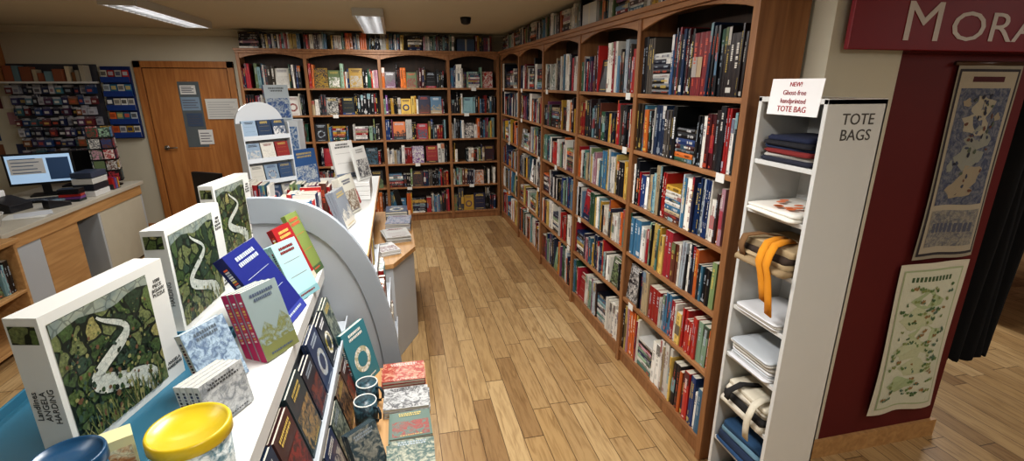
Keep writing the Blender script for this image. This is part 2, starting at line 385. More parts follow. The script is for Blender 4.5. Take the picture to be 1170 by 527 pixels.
def topstock(M,L,r,name):
    b=B(); x=.02; pal=MIX+LIGHT+DARK[:5]
    while x<L-.2:
        k=r.random()
        if k<.35:
            w=r.uniform(.2,.45); fill_row(b,M@Matrix.Translation((x,.01,0)),min(w,L-x),.185,r,pal,.15,face=0,hr=(.82,1.0)); x+=w+.004
        elif k<.45:
            w=r.uniform(.18,.26); h=r.uniform(.12,.17); c=srgb(*r.choice([(170,140,100),(196,196,192),(150,120,84),(60,80,110)]))
            b.box(x,x+w,.01,.18,0,h,c,PAPER,M); b.box(x+w*.45,x+w*.55,.0095,.01,0,h,mixed(c,srgb(220,210,180),.5),GLOSS,M); x+=w+.008
        else:
            z=0; w=r.uniform(.15,.22)
            while z<.155:
                tt=r.uniform(.012,.028)
                book(b,M@Matrix.Translation((x+r.uniform(0,.01),.005+r.uniform(0,.02),z+tt))@Matrix.Rotation(math.radians(90),4,'Y'),tt,.16,w-r.uniform(0,.02),pick(pal,r),r); z+=tt
            x+=w+.008
    b.build(name,recalc=False)
topstock(MRr@Matrix.Translation((0,0,HT+.0055)),4.3,random.Random(5),'stacked_books')
topstock(MBk@Matrix.Translation((-1.66,0,HT+.0055)),2.9,random.Random(6),'stacked_books')
b=B(); r=random.Random(12)
for k in range(5):
    for z in SH[1:]:
        for j in range(r.choice([0,1,1])):
            x=EDR[k]+r.choice([.1,.4,.78])
            b.box(x,x+.055,-.0035,-.0005,z-.036,z+.002,srgb(216,216,212),PAPER,MRr)
for k in range(4):
    for z in SH[1:]:
        if r.random()<.5:
            x=EDB[k]+r.uniform(.1,.45); b.box(x,x+.06,-.0035,-.0005,z-.036,z+.002,srgb(216,216,212),PAPER,MBk)
b.build('shelf_edge_labels')

# ---------------------------------------------------------------- tote bag rack
rack=B(); X0,X1,Y0,Y1,RH=1.255,1.475,1.24,1.535,1.675
rack.box(X0,X1,Y0,Y0+.016,0,RH,mat=WHITE); rack.box(X0,X1,Y1-.016,Y1,0,RH,mat=WHITE)
rack.box(X1-.008,X1,Y0,Y1,0,RH,mat=WHITE); rack.box(X0,X1,Y0,Y1,RH-.016,RH+.001,mat=WHITE)
RS=[.06,.26,.46,.67,.88,1.09,1.28,1.46]
for z in RS: rack.box(X0+.004,X1,Y0+.016,Y1-.016,z-.016,z,mat=WHITE)
rack.box(X0+.01,X0+.02,Y0+.016,Y1-.016,0,.045,mat=WHITE)
rk=rack.build('tote_bag_rack',bevel=.0015)
text('TOTE\nBAGS',place((X0+X1)/2+.01,Y0-.001,1.59,0),.048,srgb(80,76,72),rk)
c=B(); Mc=place(X0-.004,1.485,1.62,-90,4)
c.box(0,.215,0,.002,0,.115,srgb(228,226,226),PAPER,Mc)
cd=c.build('sign_card')
for i,(s,cc,sz) in enumerate((('NEW!',srgb(170,30,40),.02),('Ghost-free',srgb(150,30,50),.022),('handprinted',srgb(150,30,50),.022),('TOTE BAG',srgb(160,20,30),.026))):
    text(s,Mc@Matrix.Translation((.107,-.001,.097-.026*i)),sz,cc,cd)
def rrect(x0,x1,y0,y1,z,rad,n=5,sc=1,ph=0,amp=0):
    cx,cy=(x0+x1)/2,(y0+y1)/2; out=[]
    for q,(ax,ay) in enumerate(((x1-rad,y1-rad),(x0+rad,y1-rad),(x0+rad,y0+rad),(x1-rad,y0+rad))):
        for i in range(n):
            a=math.pi/2*(q+i/(n-1)); px=ax+rad*math.cos(a); py=ay+rad*math.sin(a)
            px=cx+(px-cx)*sc; py=cy+(py-cy)*sc
            nz=noise.noise(Vector((px*14+ph,py*14,z*9)))*amp
            out.append((px+nz,py+nz*.6,z+nz*.5))
    return out
def folded(b,x0,x1,y0,y1,z,h,col,ph=0,mat=None,amp=.006,M=None):
    rings=[rrect(x0,x1,y0,y1,z+.0002,.02,sc=.93,ph=ph,amp=0)]
    for zz,s in ((.2,1),(.7,1),(.95,.95),(1.05,.75),(1.0,.4)): rings.append(rrect(x0,x1,y0,y1,z+h*zz,.02,sc=s,ph=ph+zz*3,amp=amp))
    b.loft(rings,col,mat or CLOTH,M)
XA,XB,YA,YB2=X0+.006,X1-.02,Y0+.034,Y1-.03
def shelf_item(name,fn):
    b=B(); fn(b); b.build(name)
def it0(b):
    cs=[srgb(40,42,56),srgb(170,166,160),srgb(120,40,40),srgb(40,54,84),srgb(34,34,40),srgb(30,36,60)]
    for i,cc in enumerate(cs): folded(b,XA+.01*(i%2),XB,YA+.004*i,YB2-.006*(i%3),1.46+.0145*i,.016,cc,i*3.1,amp=.012)
shelf_item('folded_tote_bags',it0)
def it1(b):
    for i,cc in enumerate([srgb(222,218,208),srgb(226,222,214)]): folded(b,XA-.03+.004*i,XB,YA,YB2,1.28+.013*i,.014,cc,i*5,amp=.01)
    for i in range(9):
        n=12; cx=XA+.0+R.random()*.14; cy=YA+.04+R.random()*.14
        b.add([(cx+.018*math.cos(j*6.283/n),cy+.012*math.sin(j*6.283/n),1.3155) for j in range(n)],[tuple(range(n))],srgb(206,110,60),CLOTH)
shelf_item('folded_tote_bags',it1)
def it2(b):
    for i,cc in enumerate([srgb(150,130,100),srgb(176,156,124),srgb(60,48,40),srgb(168,148,116)]): folded(b,XA-.045+.012*i,XB-.01,YA-.004,YB2+.004,1.09+.0205*i,.024,cc,i*4,amp=.018)
    for dy,l in ((.05,.14),(.085,.10)):
        p=[(XA+.09,YA+dy+.05,1.182),(XA+.03,YA+dy+.03,1.19),(XA-.02,YA+dy+.015,1.186),(XA-.05,YA+dy,1.16),(XA-.058,YA+dy,1.12),(XA-.05,YA+dy-.008,1.08),(XA-.043,YA+dy-.016,1.08-l*.5),(XA-.036,YA+dy-.022,1.08-l)]
        b.ribbon(p,(0,.032,.004),.004,srgb(214,142,36),CLOTH)
    b.ribbon([(XA+.1,YA+.15,1.18),(XA+.02,YA+.18,1.195),(XA-.03,YA+.2,1.185),(XA-.045,YA+.2,1.15),(XA-.04,YA+.19,1.11)],(0,.03,0),.004,srgb(120,90,60),CLOTH)
shelf_item('canvas_tote_bags',it2)
def packets(z,n,jx=.01):
    def f(b):
        for i in range(n):
            folded(b,XA-.02+R.uniform(0,jx),XB,YA+R.uniform(0,.012),YB2-R.uniform(0,.012),z+.009*i,.0095,srgb(*R.choice([(206,206,208),(180,184,188),(196,192,184)])),i*2,PLAST,.004)
    return f
shelf_item('bagged_tote_bags',packets(.88,3)); shelf_item('bagged_tote_bags',packets(.67,9,.03))
def it5(b):
    for i,cc in enumerate([srgb(206,198,182),srgb(40,38,38),srgb(210,202,186),srgb(204,196,178)]): folded(b,XA-.02+.01*i,XB,YA,YB2,.46+.022*i,.025,cc,i*6,amp=.016)
    b.ribbon([(XA+.1,YA+.07,.552),(XA+.02,YA+.05,.565),(XA-.02,YA+.04,.555),(XA-.04,YA+.04,.5),(XA-.03,YA+.05,.44),(XA-.025,YA+.05,.40)],(0,.03,0),.004,srgb(206,198,180),CLOTH)
    b.ribbon([(XA+.1,YA+.15,.552),(XA+.02,YA+.16,.565),(XA-.03,YA+.165,.54),(XA-.035,YA+.17,.5)],(0,.026,0),.004,srgb(40,38,38),CLOTH)
shelf_item('canvas_tote_bags',it5)
def it6(b):
    for i,cc in enumerate([srgb(44,74,110),srgb(36,50,74),srgb(100,130,146),srgb(40,70,100)]): folded(b,XA-.015+.01*i,XB,YA,YB2,.26+.022*i,.025,cc,i*6+1,amp=.018)
shelf_item('folded_tote_bags',it6)
def it7(b):
    for i,cc in enumerate([srgb(200,194,178),srgb(206,202,190),srgb(90,90,100)]): folded(b,XA-.01,XB,YA,YB2,.06+.02*i,.021,cc,i,amp=.01)
shelf_item('folded_tote_bags',it7)

# ---------------------------------------------------------------- red wall hangings, sign, curtain
b=B()
b.box(1.555,4.3,1.498,1.518,1.835,2.28,srgb(122,20,30),PAPER)
sg=b.build('hanging_sign',bevel=.003)
text('M',place(1.765,1.496,1.925,0),.19,srgb(206,198,194),sg,align='LEFT',sx=1.3)
text('ORAVIAN',place(1.985,1.496,1.915,0),.145,srgb(206,198,194),sg,align='LEFT',sx=1.5)
def hanging(x0,x1,z0,z1,col,y=1.54,wav=.006,decor=None):
    b=B(); nx,nz=12,20; P=[];F=[]
    def pt(u,w,o=0): 
        return (x0+(x1-x0)*u+.006*math.sin(w*3)*(1-w),y-.004-o-wav*(1+math.sin(u*9+w*4))*(1-w*.7),z0+(z1-z0)*w+.004*math.sin(u*7)*(1-w))
    for j in range(nz+1):
        for i in range(nx+1): P.append(pt(i/nx,j/nz))
    for j in range(nz):
        for i in range(nx): a=j*(nx+1)+i; F.append((a,a+1,a+nx+2,a+nx+1))
    b.add(P,F,col,CLOTH,smooth=True)
    def patch(u0,u1,w0,w1,c,m,c2=None,off=0):
        n=10; PP=[];FF=[]
        for j in range(n+1):
            for i in range(n+1): PP.append(pt(u0+(u1-u0)*i/n,w0+(w1-w0)*j/n,.0015+off))
        for j in range(n):
            for i in range(n): a=j*(n+1)+i; FF.append((a,a+1,a+n+2,a+n+1))
        b.add(PP,FF,c,m,col2=c2,smooth=True)
    def shape(uv,c,off=.0035,m=None): b.add([pt(u,w,off) for u,w in uv],[tuple(range(len(uv)))],c,m or CLOTH)
    decor(patch,shape)
    return b
def blob(cu,cw,ru,rw,rr,n=14):
    ph=rr.uniform(0,6); return [(cu+ru*math.cos(t*6.283/n)*(1+.25*math.sin(t*1.9+ph)),cw+rw*math.sin(t*6.283/n)*(1+.25*math.cos(t*1.3+ph))) for t in range(n)]
def dec1(p,sh):
    rr=random.Random(15)
    p(.03,.97,.02,.98,srgb(60,56,60),CLOTH); p(.06,.94,.035,.968,srgb(166,156,138),CLOTH,off=.0008)
    p(.11,.89,.30,.89,srgb(72,78,100),MAPM,srgb(118,118,124),.0016)
    p(.11,.89,.07,.27,srgb(146,140,128),MAPM,srgb(104,104,110),.0016)
    for k,(u,w,ru,rw) in enumerate(((.52,.80,.17,.055),(.45,.72,.2,.06),(.56,.64,.18,.06),(.48,.55,.2,.06),(.58,.46,.16,.055),(.44,.38,.18,.05),(.25,.82,.06,.02),(.78,.75,.05,.02),(.22,.5,.05,.03))):
        sh(blob(u,w,ru,rw,rr),srgb(*rr.choice([(160,152,134),(138,138,128),(150,138,118),(126,132,136)])),.0036+.0001*k)
    for k in range(40):
        u=rr.uniform(.28,.74); w=rr.uniform(.34,.86); sh(blob(u,w,rr.uniform(.012,.03),rr.uniform(.006,.014),rr,8),srgb(*rr.choice([(66,70,88),(104,70,60),(86,94,80),(52,52,62)])),.0052)
    for k in range(9): u=.17+.075*k; sh([(u,.15),(u+.05,.15),(u+.05,.20),(u,.20)],srgb(88,90,104),.004)
    p(.25,.75,.92,.945,srgb(80,40,44),CLOTH,off=.0016)
h=hanging(2.13,2.46,.985,1.79,srgb(150,142,126),decor=dec1)
h.tube([(2.11,1.535,1.795),(2.48,1.535,1.795)],.008,8,srgb(80,56,40),PLAST); h.build('wall_scroll',recalc=False)
def dec2(p,sh):
    rr=random.Random(8)
    p(.07,.93,.04,.96,srgb(166,176,140),CLOTH,off=.0006); p(.09,.91,.05,.95,srgb(200,200,180),CLOTH,off=.0012)
    G=[(110,134,84),(84,110,72),(140,150,96),(150,120,80),(96,120,100)]
    for k,(u,w,ru,rw) in enumerate(((.5,.76,.2,.06),(.42,.64,.22,.07),(.58,.54,.2,.06),(.45,.43,.24,.07),(.55,.31,.2,.06),(.4,.2,.2,.05))):
        sh(blob(u,w,ru,rw,rr),srgb(*rr.choice([(176,186,148),(166,178,140),(186,190,158)])),.0036+.0001*k)
    for k in range(130):
        cu=rr.uniform(.14,.86); cw=rr.uniform(.09,.85)
        g=srgb(*rr.choice(G))
        for l in range(rr.randint(3,5)):
            an=rr.uniform(.2,3.0); ln=rr.uniform(.025,.045); du,dw=math.cos(an)*ln*1.2,math.sin(an)*ln*.6; nu,nw=-dw*.4,du*.22
            sh([(cu,cw),(cu+du*.5+nu,cw+dw*.5+nw),(cu+du,cw+dw),(cu+du*.5-nu,cw+dw*.5-nw)],g,.0048+.00001*k)
    for k in range(11): u=.2+.055*k; sh([(u,.885),(u+.035,.885),(u+.035,.915),(u,.915)],srgb(80,100,70))
hanging(2.09,2.47,.2,.965,srgb(204,198,180),decor=dec2,wav=.01).build('tea_towel',recalc=False)
b=B(); P=[];F=[]; nx,nz=36,10
for j in range(nz+1):
    for i in range(nx+1):
        u=i/nx; P.append((2.56+.24*u,1.56+.03*math.sin(u*26)+.012*math.sin(u*9+j*.4),.42+1.40*j/nz+(.012*math.sin(u*31) if j==0 else 0)))
for j in range(nz):
    for i in range(nx): a=j*(nx+1)+i; F.append((a,a+1,a+nx+2,a+nx+1))
b.add(P,F,srgb(20,20,22),CLOTH,smooth=True); b.tube([(2.55,1.56,1.822),(2.82,1.56,1.822)],.008,8,srgb(40,40,40),PLAST); b.build('black_curtain',recalc=False)

def table(name,x0,x1,y0,y1,z,mat):
    b=B(); b.box(x0,x1,y0,y1,z-.035,z,mat=mat); b.box(x0+.05,x1-.05,y0+.05,y1-.05,z-.12,z-.035,mat=mat)
    for x in (x0+.04,x1-.11):
        for y in (y0+.04,y1-.11): b.box(x,x+.07,y,y+.07,0,z-.035,mat=mat)
    return b.build(name,bevel=.004)
table('wooden_table',4.3,6.2,2.45,3.3,.75,woodmat('dark_table_wood',srgb(92,54,30),srgb(122,76,44),'X'))
b=B(); r=random.Random(44)
for i in range(7):
    for j in range(2):
        z=.7505
        for q in range(r.randint(2,6)):
            t=.02; book(b,Matrix.Translation((4.5+.22*i,2.6+.33*j,z+t))@Matrix.Rotation(math.radians(90),4,'Y'),t,.2,.14,pick(MIX,r),r); z+=t
b.build('table_books',recalc=False)
MF=Matrix.Translation((2.0,6.25,0)); bookcase('wall_bookcase',MF,[0,.9,1.8,2.7,3.6,4.5],.235)
b=B(); r=random.Random(77)
for k in range(5):
    for s,z in enumerate(SH):
        top=SH[s+1]-.022 if s<5 else HT-.105
        fill_row(b,MF@Matrix.Translation((.9*k+.012,0,z+.0005)),.876,top-z,r,MIX,.15,face=.08)
b.build('shelf_books',recalc=False)

# ---------------------------------------------------------------- door and back-left area
d=B(); dx0,dx1=-2.80,-1.79; dz=1.96
d.box(dx0,dx0+.07,YB-.03,YB-.001,0,dz,mat=DOOR); d.box(dx1-.07,dx1,YB-.03,YB-.001,0,dz,mat=DOOR); d.box(dx0,dx1,YB-.03,YB-.001,dz-.07,dz,mat=DOOR)
d.box(dx0+.078,dx1-.078,YB-.02,YB-.001,.005,dz-.078,mat=DOOR)
d.box(dx0+.07,dx1-.07,YB-.006,YB-.001,.0,dz-.07,mat=BLACK)
d.box(-2.42,-2.16,YB-.026,YB-.018,.98,1.76,mat=DOOR); d.box(-2.40,-2.18,YB-.029,YB-.02,1.0,1.74,mat=GLASSM)
d.lathe([(.028,0),(.028,.008),(.01,.01),(.01,.04)],16,srgb(180,180,180),CHROME,Matrix.Translation((-2.63,YB-.02,1.0))@Matrix.Rotation(math.radians(90),4,'X'))
d.tube([(-2.63,YB-.055,1.0),(-2.57,YB-.057,1.0),(-2.51,YB-.055,1.0)],.009,8,srgb(180,180,180),CHROME)
dr=d.build('door_1',bevel=.002)
b=B()
for x,z,w,h,cc in ((-2.38,1.60,.16,.10,(214,214,212)),(-2.39,1.42,.19,.15,(130,150,170)),(-2.36,1.24,.16,.15,(70,86,110)),(-2.27,1.03,.15,.17,(216,216,214))):
    b.box(x,x+w,YB-.032,YB-.0295,z,z+h,srgb(*cc),PAPER)
    for k in range(4): b.box(x+.015,x+w-.02-.02*(k%2),YB-.0335,YB-.032,z+h*(.2+.18*k),z+h*(.2+.18*k)+.008,srgb(90,90,100),PAPER)
b.build('door_notices')
b=B(); b.box(-2.14,-1.80,YB-.036,YB-.031,1.32,1.55,srgb(206,206,202),PAPER)
for k in range(7): b.box(-2.12,-1.83-.03*(k%3),YB-.0375,YB-.036,1.345+.027*k,1.350+.027*k,srgb(150,150,156),PAPER)
b.build('wall_notice')
b=B(); r=random.Random(9)
b.box(-3.12,-2.84,YB-.03,YB-.001,1.12,1.90,srgb(20,44,100),PLAST)
for j in range(5):
    z=1.13+.15*j; b.box(-3.12,-2.84,YB-.075,YB-.07,z,z+.06,srgb(26,60,130),PLAST); b.box(-3.12,-2.84,YB-.07,YB-.03,z,z+.005,srgb(24,50,104),PLAST)
    for i in range(4):
        c_=pick(LIGHT+BR,r); b.box(-3.115+.069*i,-3.055+.069*i,YB-.06,YB-.045,z+.006,z+.13,c_,GLOSS); b.box(-3.108+.069*i,-3.062+.069*i,YB-.0615,YB-.06,z+.075,z+.115,contrast(c_,r),GLOSS)
b.build('leaflet_rack',bevel=.001)
b=B()
b.box(-4.0,-3.16,YB-.02,YB-.001,.75,1.92,srgb(66,66,74),PLAST)
for z in (.80,1.74): b.box(-4.0,-3.16,YB-.2,YB-.02,z-.02,z,mat=WHITE)
x=-3.98
while x<-3.25:
    w=r.uniform(.02,.1); hh=r.uniform(.08,.17); b.box(x,x+w,YB-r.uniform(.12,.18),YB-.05,1.7405,1.74+hh,pick([(196,182,156),(180,124,76),(170,162,146),(120,150,160),(150,90,64),(206,202,196)],r),GLOSS); x+=w+r.uniform(.004,.02)
pk=[(58,54,100),(44,78,130),(30,30,44),(180,180,188),(90,54,88),(140,90,60),(70,116,130),(40,40,70),(80,68,116),(110,46,54),(50,60,100),(90,120,136),(40,44,56)]
for j in range(8):
    z=.83+.112*j; x=-3.985
    while x<-3.24:
        w=r.uniform(.04,.075); hh=r.uniform(.075,.105)
        c_=pick(pk,r); nn=r.randint(2,4)
        b.tube([(x+w/2,YB-.02,z+hh-.008),(x+w/2,YB-.14,z+hh-.008)],.003,5,srgb(180,180,180),CHROME)
        for q in range(nn):
            oo=.05+.022*q; b.box(x,x+w,YB-oo-.008,YB-oo,z,z+hh*.72,c_,GLOSS); b.box(x,x+w,YB-oo-.003,YB-oo,z+hh*.72,z+hh,srgb(170,170,176) if r.random()<.4 else mixed(c_,srgb(120,120,130),.4),PAPER)
        b.box(x+w*.2,x+w*.8,YB-oo-.0095,YB-oo-.008,z+hh*.2,z+hh*.5,contrast(c_,r,.6),GLOSS)
        x+=w+r.uniform(.003,.01)
b.build('merchandise_pegboard')
b=B(); b.box(-4.45,-3.98,YB-.33,YB-.001,1.72,2.22,mat=DOOR); b.box(-4.44,-4.225,YB-.348,YB-.33,1.73,2.21,mat=DOOR); b.box(-4.205,-3.99,YB-.348,YB-.33,1.73,2.21,mat=DOOR)
b.build('wall_cupboard',bevel=.004)
b=B(); r=random.Random(17)
for j in range(4):
    for i in range(5):
        if r.random()<.8: x=-4.5+.1*i; z=.95+.17*j; b.box(x,x+.08,YB-.005,YB-.001,z,z+.13,pick(LIGHT+pk,r),PAPER)
b.build('pinned_notices')
# cash desk
b=B()
b.box(-3.45,-2.62,3.78,5.75,.715,.75,mat=plain('desk_laminate',srgb(186,180,166),.4)); b.box(-2.66,-2.632,3.82,5.7,.62,.715,mat=PINE)
b.box(-3.4,-2.66,3.80,3.83,0,.715,mat=LGREY); b.box(-3.4,-2.64,4.9,4.93,0,.715,mat=LGREY); b.box(-3.4,-2.64,5.68,5.71,0,.715,mat=LGREY)
b.box(-2.67,-2.64,3.83,4.15,.02,.62,mat=LGREY); b.box(-2.67,-2.64,4.15,4.60,.02,.62,mat=PINE); b.box(-2.67,-2.64,4.93,5.68,.02,.62,mat=plain('cream_laminate',srgb(192,186,168),.5)); b.box(-3.42,-3.39,3.83,5.68,0,.715,mat=LGREY)
b.build('cash_desk',bevel=.003)
def monitor(name,x,y,z,yaw,w=.5,h=.3,on=True):
    b=B(); M=place(x,y,z,yaw)
    b.box(-w/2,w/2,0,.03,.1,.1+h,mat=BLACK,M=M); b.box(-w/2+.015,w/2-.015,-.002,0,.12,.085+h,mat=SCREEN if on else BLACK,M=M)
    if on:
        b.box(-w/2+.03,w/2-.2,-.003,-.002,.2,.085+h-.03,srgb(220,220,220),PAPER,M); b.box(w/2-.18,w/2-.03,-.003,-.002,.14,.085+h-.03,srgb(60,90,130),PAPER,M)
        for k in range(5): b.box(-w/2+.045,w/2-.23-.02*(k%3),-.004,-.003,.21+.03*k,.217+.03*k,srgb(90,110,140),PAPER,M)
    b.box(-.03,.03,.03,.05,.01,.2,mat=BLACK,M=M); b.box(-.11,.11,-.05,.12,0,.012,mat=BLACK,M=M); b.build(name,bevel=.002)
monitor('computer_monitor',-3.12,5.15,.7505,20,.46,.28); monitor('till_screen',-3.12,5.6,.7505,10,.32,.24,False)
b=B(); M=place(-3.1,4.85,.7505,20); b.box(-.22,.22,-.07,.07,0,.015,mat=BLACK,M=M)
for j in range(4):
    for i in range(14): b.box(-.21+.03*i,-.185+.03*i,-.06+.031*j,-.036+.031*j,.015,.021,srgb(50,50,54),PLAST,M)
b.build('keyboard')
b=B(); M=place(-2.8,4.33,.7505,15); b.box(-.13,.13,-.10,.10,0,.002,srgb(216,216,212),PAPER,M); b.box(-.07,.15,-.05,.12,.002,.004,srgb(200,204,210),PAPER,M@Matrix.Rotation(.3,4,'Z'))
b.build('paper_sheets')
b=B(); M=place(-2.86,3.98,.7505,0); b.lathe([(.10,0),(.13,.09),(.135,.095),(.125,.095),(.095,.01),(.02,.008)],20,srgb(210,210,208),PLAST,M,cap=True); b.build('white_basket')
b=B(); M=place(-2.80,4.56,.7505,60); b.prism([(0,0),(.16,0),(.16,.03),(.02,.07),(0,.07)],-.04,.04,srgb(36,36,40),PLAST,M); b.box(.03,.13,-.03,.03,.045,.058,srgb(90,110,120),PLAST,M); b.build('card_reader',bevel=.003)
b=B(); M=place(-3.06,4.55,.7505,-10); b.prism([(-.12,0),(.12,0),(.12,.06),(-.02,.11),(-.12,.11)],-.1,.1,srgb(40,40,44),PLAST,M); b.box(-.1,-.02,-.05,.05,.11,.16,srgb(230,230,228),PAPER,M); b.build('receipt_printer',bevel=.006)
b=B(); M=place(-2.76,4.84,.7505,0)
for k in range(5): b.box(-.075,.075,-.05,.05,.022*k,.022*k+.02,pick(BR+DARK,random.Random(k)),GLOSS,M@Matrix.Rotation(.1*(k%3),4,'Z'))
b.build('desk_book_pile')
b=B(); M=place(-3.3,4.3,.7505,30); b.lathe([(.03,0),(.035,.01),(.035,.17),(.012,.2),(.012,.23)],16,srgb(30,60,100),PLAST,M); b.build('water_bottle')
b=B(); M=place(-2.72,5.36,.7505,0)
for k in range(7): b.box(-.05,.05,-.06+.016*k,-.048+.016*k,.005,.10+.01*(k%2),pick(BR,random.Random(k+3)),GLOSS,M)
b.box(-.055,.055,-.07,-.064,0,.05,srgb(60,60,64),PLAST,M); b.box(-.055,.055,-.064,.06,0,.005,srgb(60,60,64),PLAST,M); b.build('postcard_holder')
b=B(); M=place(-3.22,4.05,.7505,0); b.box(-.14,.14,-.1,.1,0,.16,srgb(160,130,92),PAPER,M)
for s,a in ((-1,-.1),(1,.1)): b.add([(-.14,a,.16),(.14,a,.16),(.14,a*1.7,.20),(-.14,a*1.7,.20)],[(0,1,2,3)],srgb(170,140,100),PAPER,M)
b.build('cardboard_box')
b=B(); r=random.Random(21); M=place(-2.80,5.54,.7505,20)
b.lathe([(.09,0),(.09,.012),(.012,.02),(.012,.58)],16,srgb(30,30,34),PLAST,M)
for s in range(4):
    Ms=M@Matrix.Rotation(math.pi/2*s,4,'Z')
    for j in range(5):
        for i in range(2): b.box(-.085+.09*i,-.005+.09*i,-.1,-.09,.06+.105*j,.15+.105*j,pick(LIGHT+MIX,r),ART,Ms,pick(MIX,r))
        b.box(-.09,.09,-.105,-.02,.052+.105*j,.056+.105*j,srgb(30,30,34),PLAST,Ms)
b.build('card_spinner')
b=B()
for j in range(4): b.box(-2.82,-2.66,4.98,5.22,.7505+.055*j,.80+.055*j,srgb(*((208,208,206),(40,44,54),(194,194,190),(60,70,90))[j]),PLAST)
b.build('desk_trays',bevel=.003)
b=B(); b.box(-3.3,-2.47,2.95,3.70,.72,.75,mat=PINE)
for y in (2.96,3.665): b.box(-3.28,-2.49,y,y+.025,0,.72,mat=PINE)
for z in (.06,.38): b.box(-3.28,-2.49,2.985,3.665,z,z+.022,mat=PINE)
b.box(-3.28,-3.26,2.985,3.665,0,.72,mat=PINE); b.box(-2.5,-2.488,2.985,3.665,.38,.40,mat=PINE)
pu=b.build('pine_shelf_unit',bevel=.003)
b=B(); r=random.Random(3); fill_row(b,Matrix(((0,-1,0,-2.51),(1,0,0,2.99),(0,0,1,.4025),(0,0,0,1))),.66,.28,r,MIX,.16); b.build('books',recalc=False,parent=pu)
b=B(); M=place(-2.68,3.5,.7505); b.lathe([(.07,0),(.09,.11),(.095,.115),(.085,.11),(.06,.01)],18,srgb(160,116,72),CLOTH,M)
for i in range(6): b.tube([(-2.68+.03*math.cos(i),3.5+.03*math.sin(i),.77),(-2.68+.06*math.cos(i),3.5+.06*math.sin(i),.90)],.005,6,srgb(220,220,210),PLAST)
b.build('pen_basket')
b=B(); M=place(-1.82,5.65,0,150)@Matrix.Scale(.87,4)
b.box(-.22,.22,-.22,.22,.43,.49,mat=BLACK,M=M); b.box(-.21,.21,.2,.25,.56,.98,mat=BLACK,M=M); b.box(-.03,.03,.21,.24,.45,.6,mat=BLACK,M=M)
b.lathe([(.03,.08),(.03,.43)],12,srgb(30,30,30),CHROME,M)
for k in range(5):
    a=k*6.2832/5; b.tube([(0,0,.1),(.27*math.cos(a),.27*math.sin(a),.06)],.018,8,srgb(30,30,30),BLACK,M); b.lathe([(.025,0),(.03,.02),(.025,.05)],10,srgb(20,20,20),BLACK,M@Matrix.Translation((.27*math.cos(a),.27*math.sin(a),0)))
b.build('office_chair',bevel=.012)

# ---------------------------------------------------------------- near display island
b=B(); YI0,YI1=.30,2.12
b.box(-.98,-.36,YI0,YI1,.93,.95,mat=WHITE)
b.box(-.366,-.352,YI0,YI1,.90,.953,mat=WHITE); b.box(-.992,-.98,YI0,YI1,.90,.953,mat=WHITE)
b.box(-.94,-.42,YI0+.02,YI1-.01,.0,.93,mat=LGREY)
b.prism([(-.42,.90),(-.405,.90),(-.335,.69),(-.28,.48),(-.42,.48)],YI0+.02,YI1-.01,mat=GREY)
b.box(-.40,-.275,YI0+.02,YI1-.01,.682,.69,mat=LGREY); b.box(-.279,-.272,YI0+.02,YI1-.01,.682,.715,mat=LGREY)
b.box(-.42,.055,YI0+.02,YI1-.10,.455,.48,mat=PINE)
b.box(-.42,.03,YI0+.05,YI1-.13,.0,.455,mat=PINE)
isl=b.build('display_island',bevel=.002)
TQ=srgb(48,100,122); b=B(); b.box(-.965,-.54,.62,1.56,.9505,.956,TQ,PLAST)
for a in ((-.965,-.957,.62,1.56),(-.548,-.54,.62,1.56),(-.965,-.54,.62,.628),(-.965,-.54,1.552,1.56)): b.box(*a,.9505,.98,TQ,PLAST)
b.build('turquoise_tray',bevel=.002)

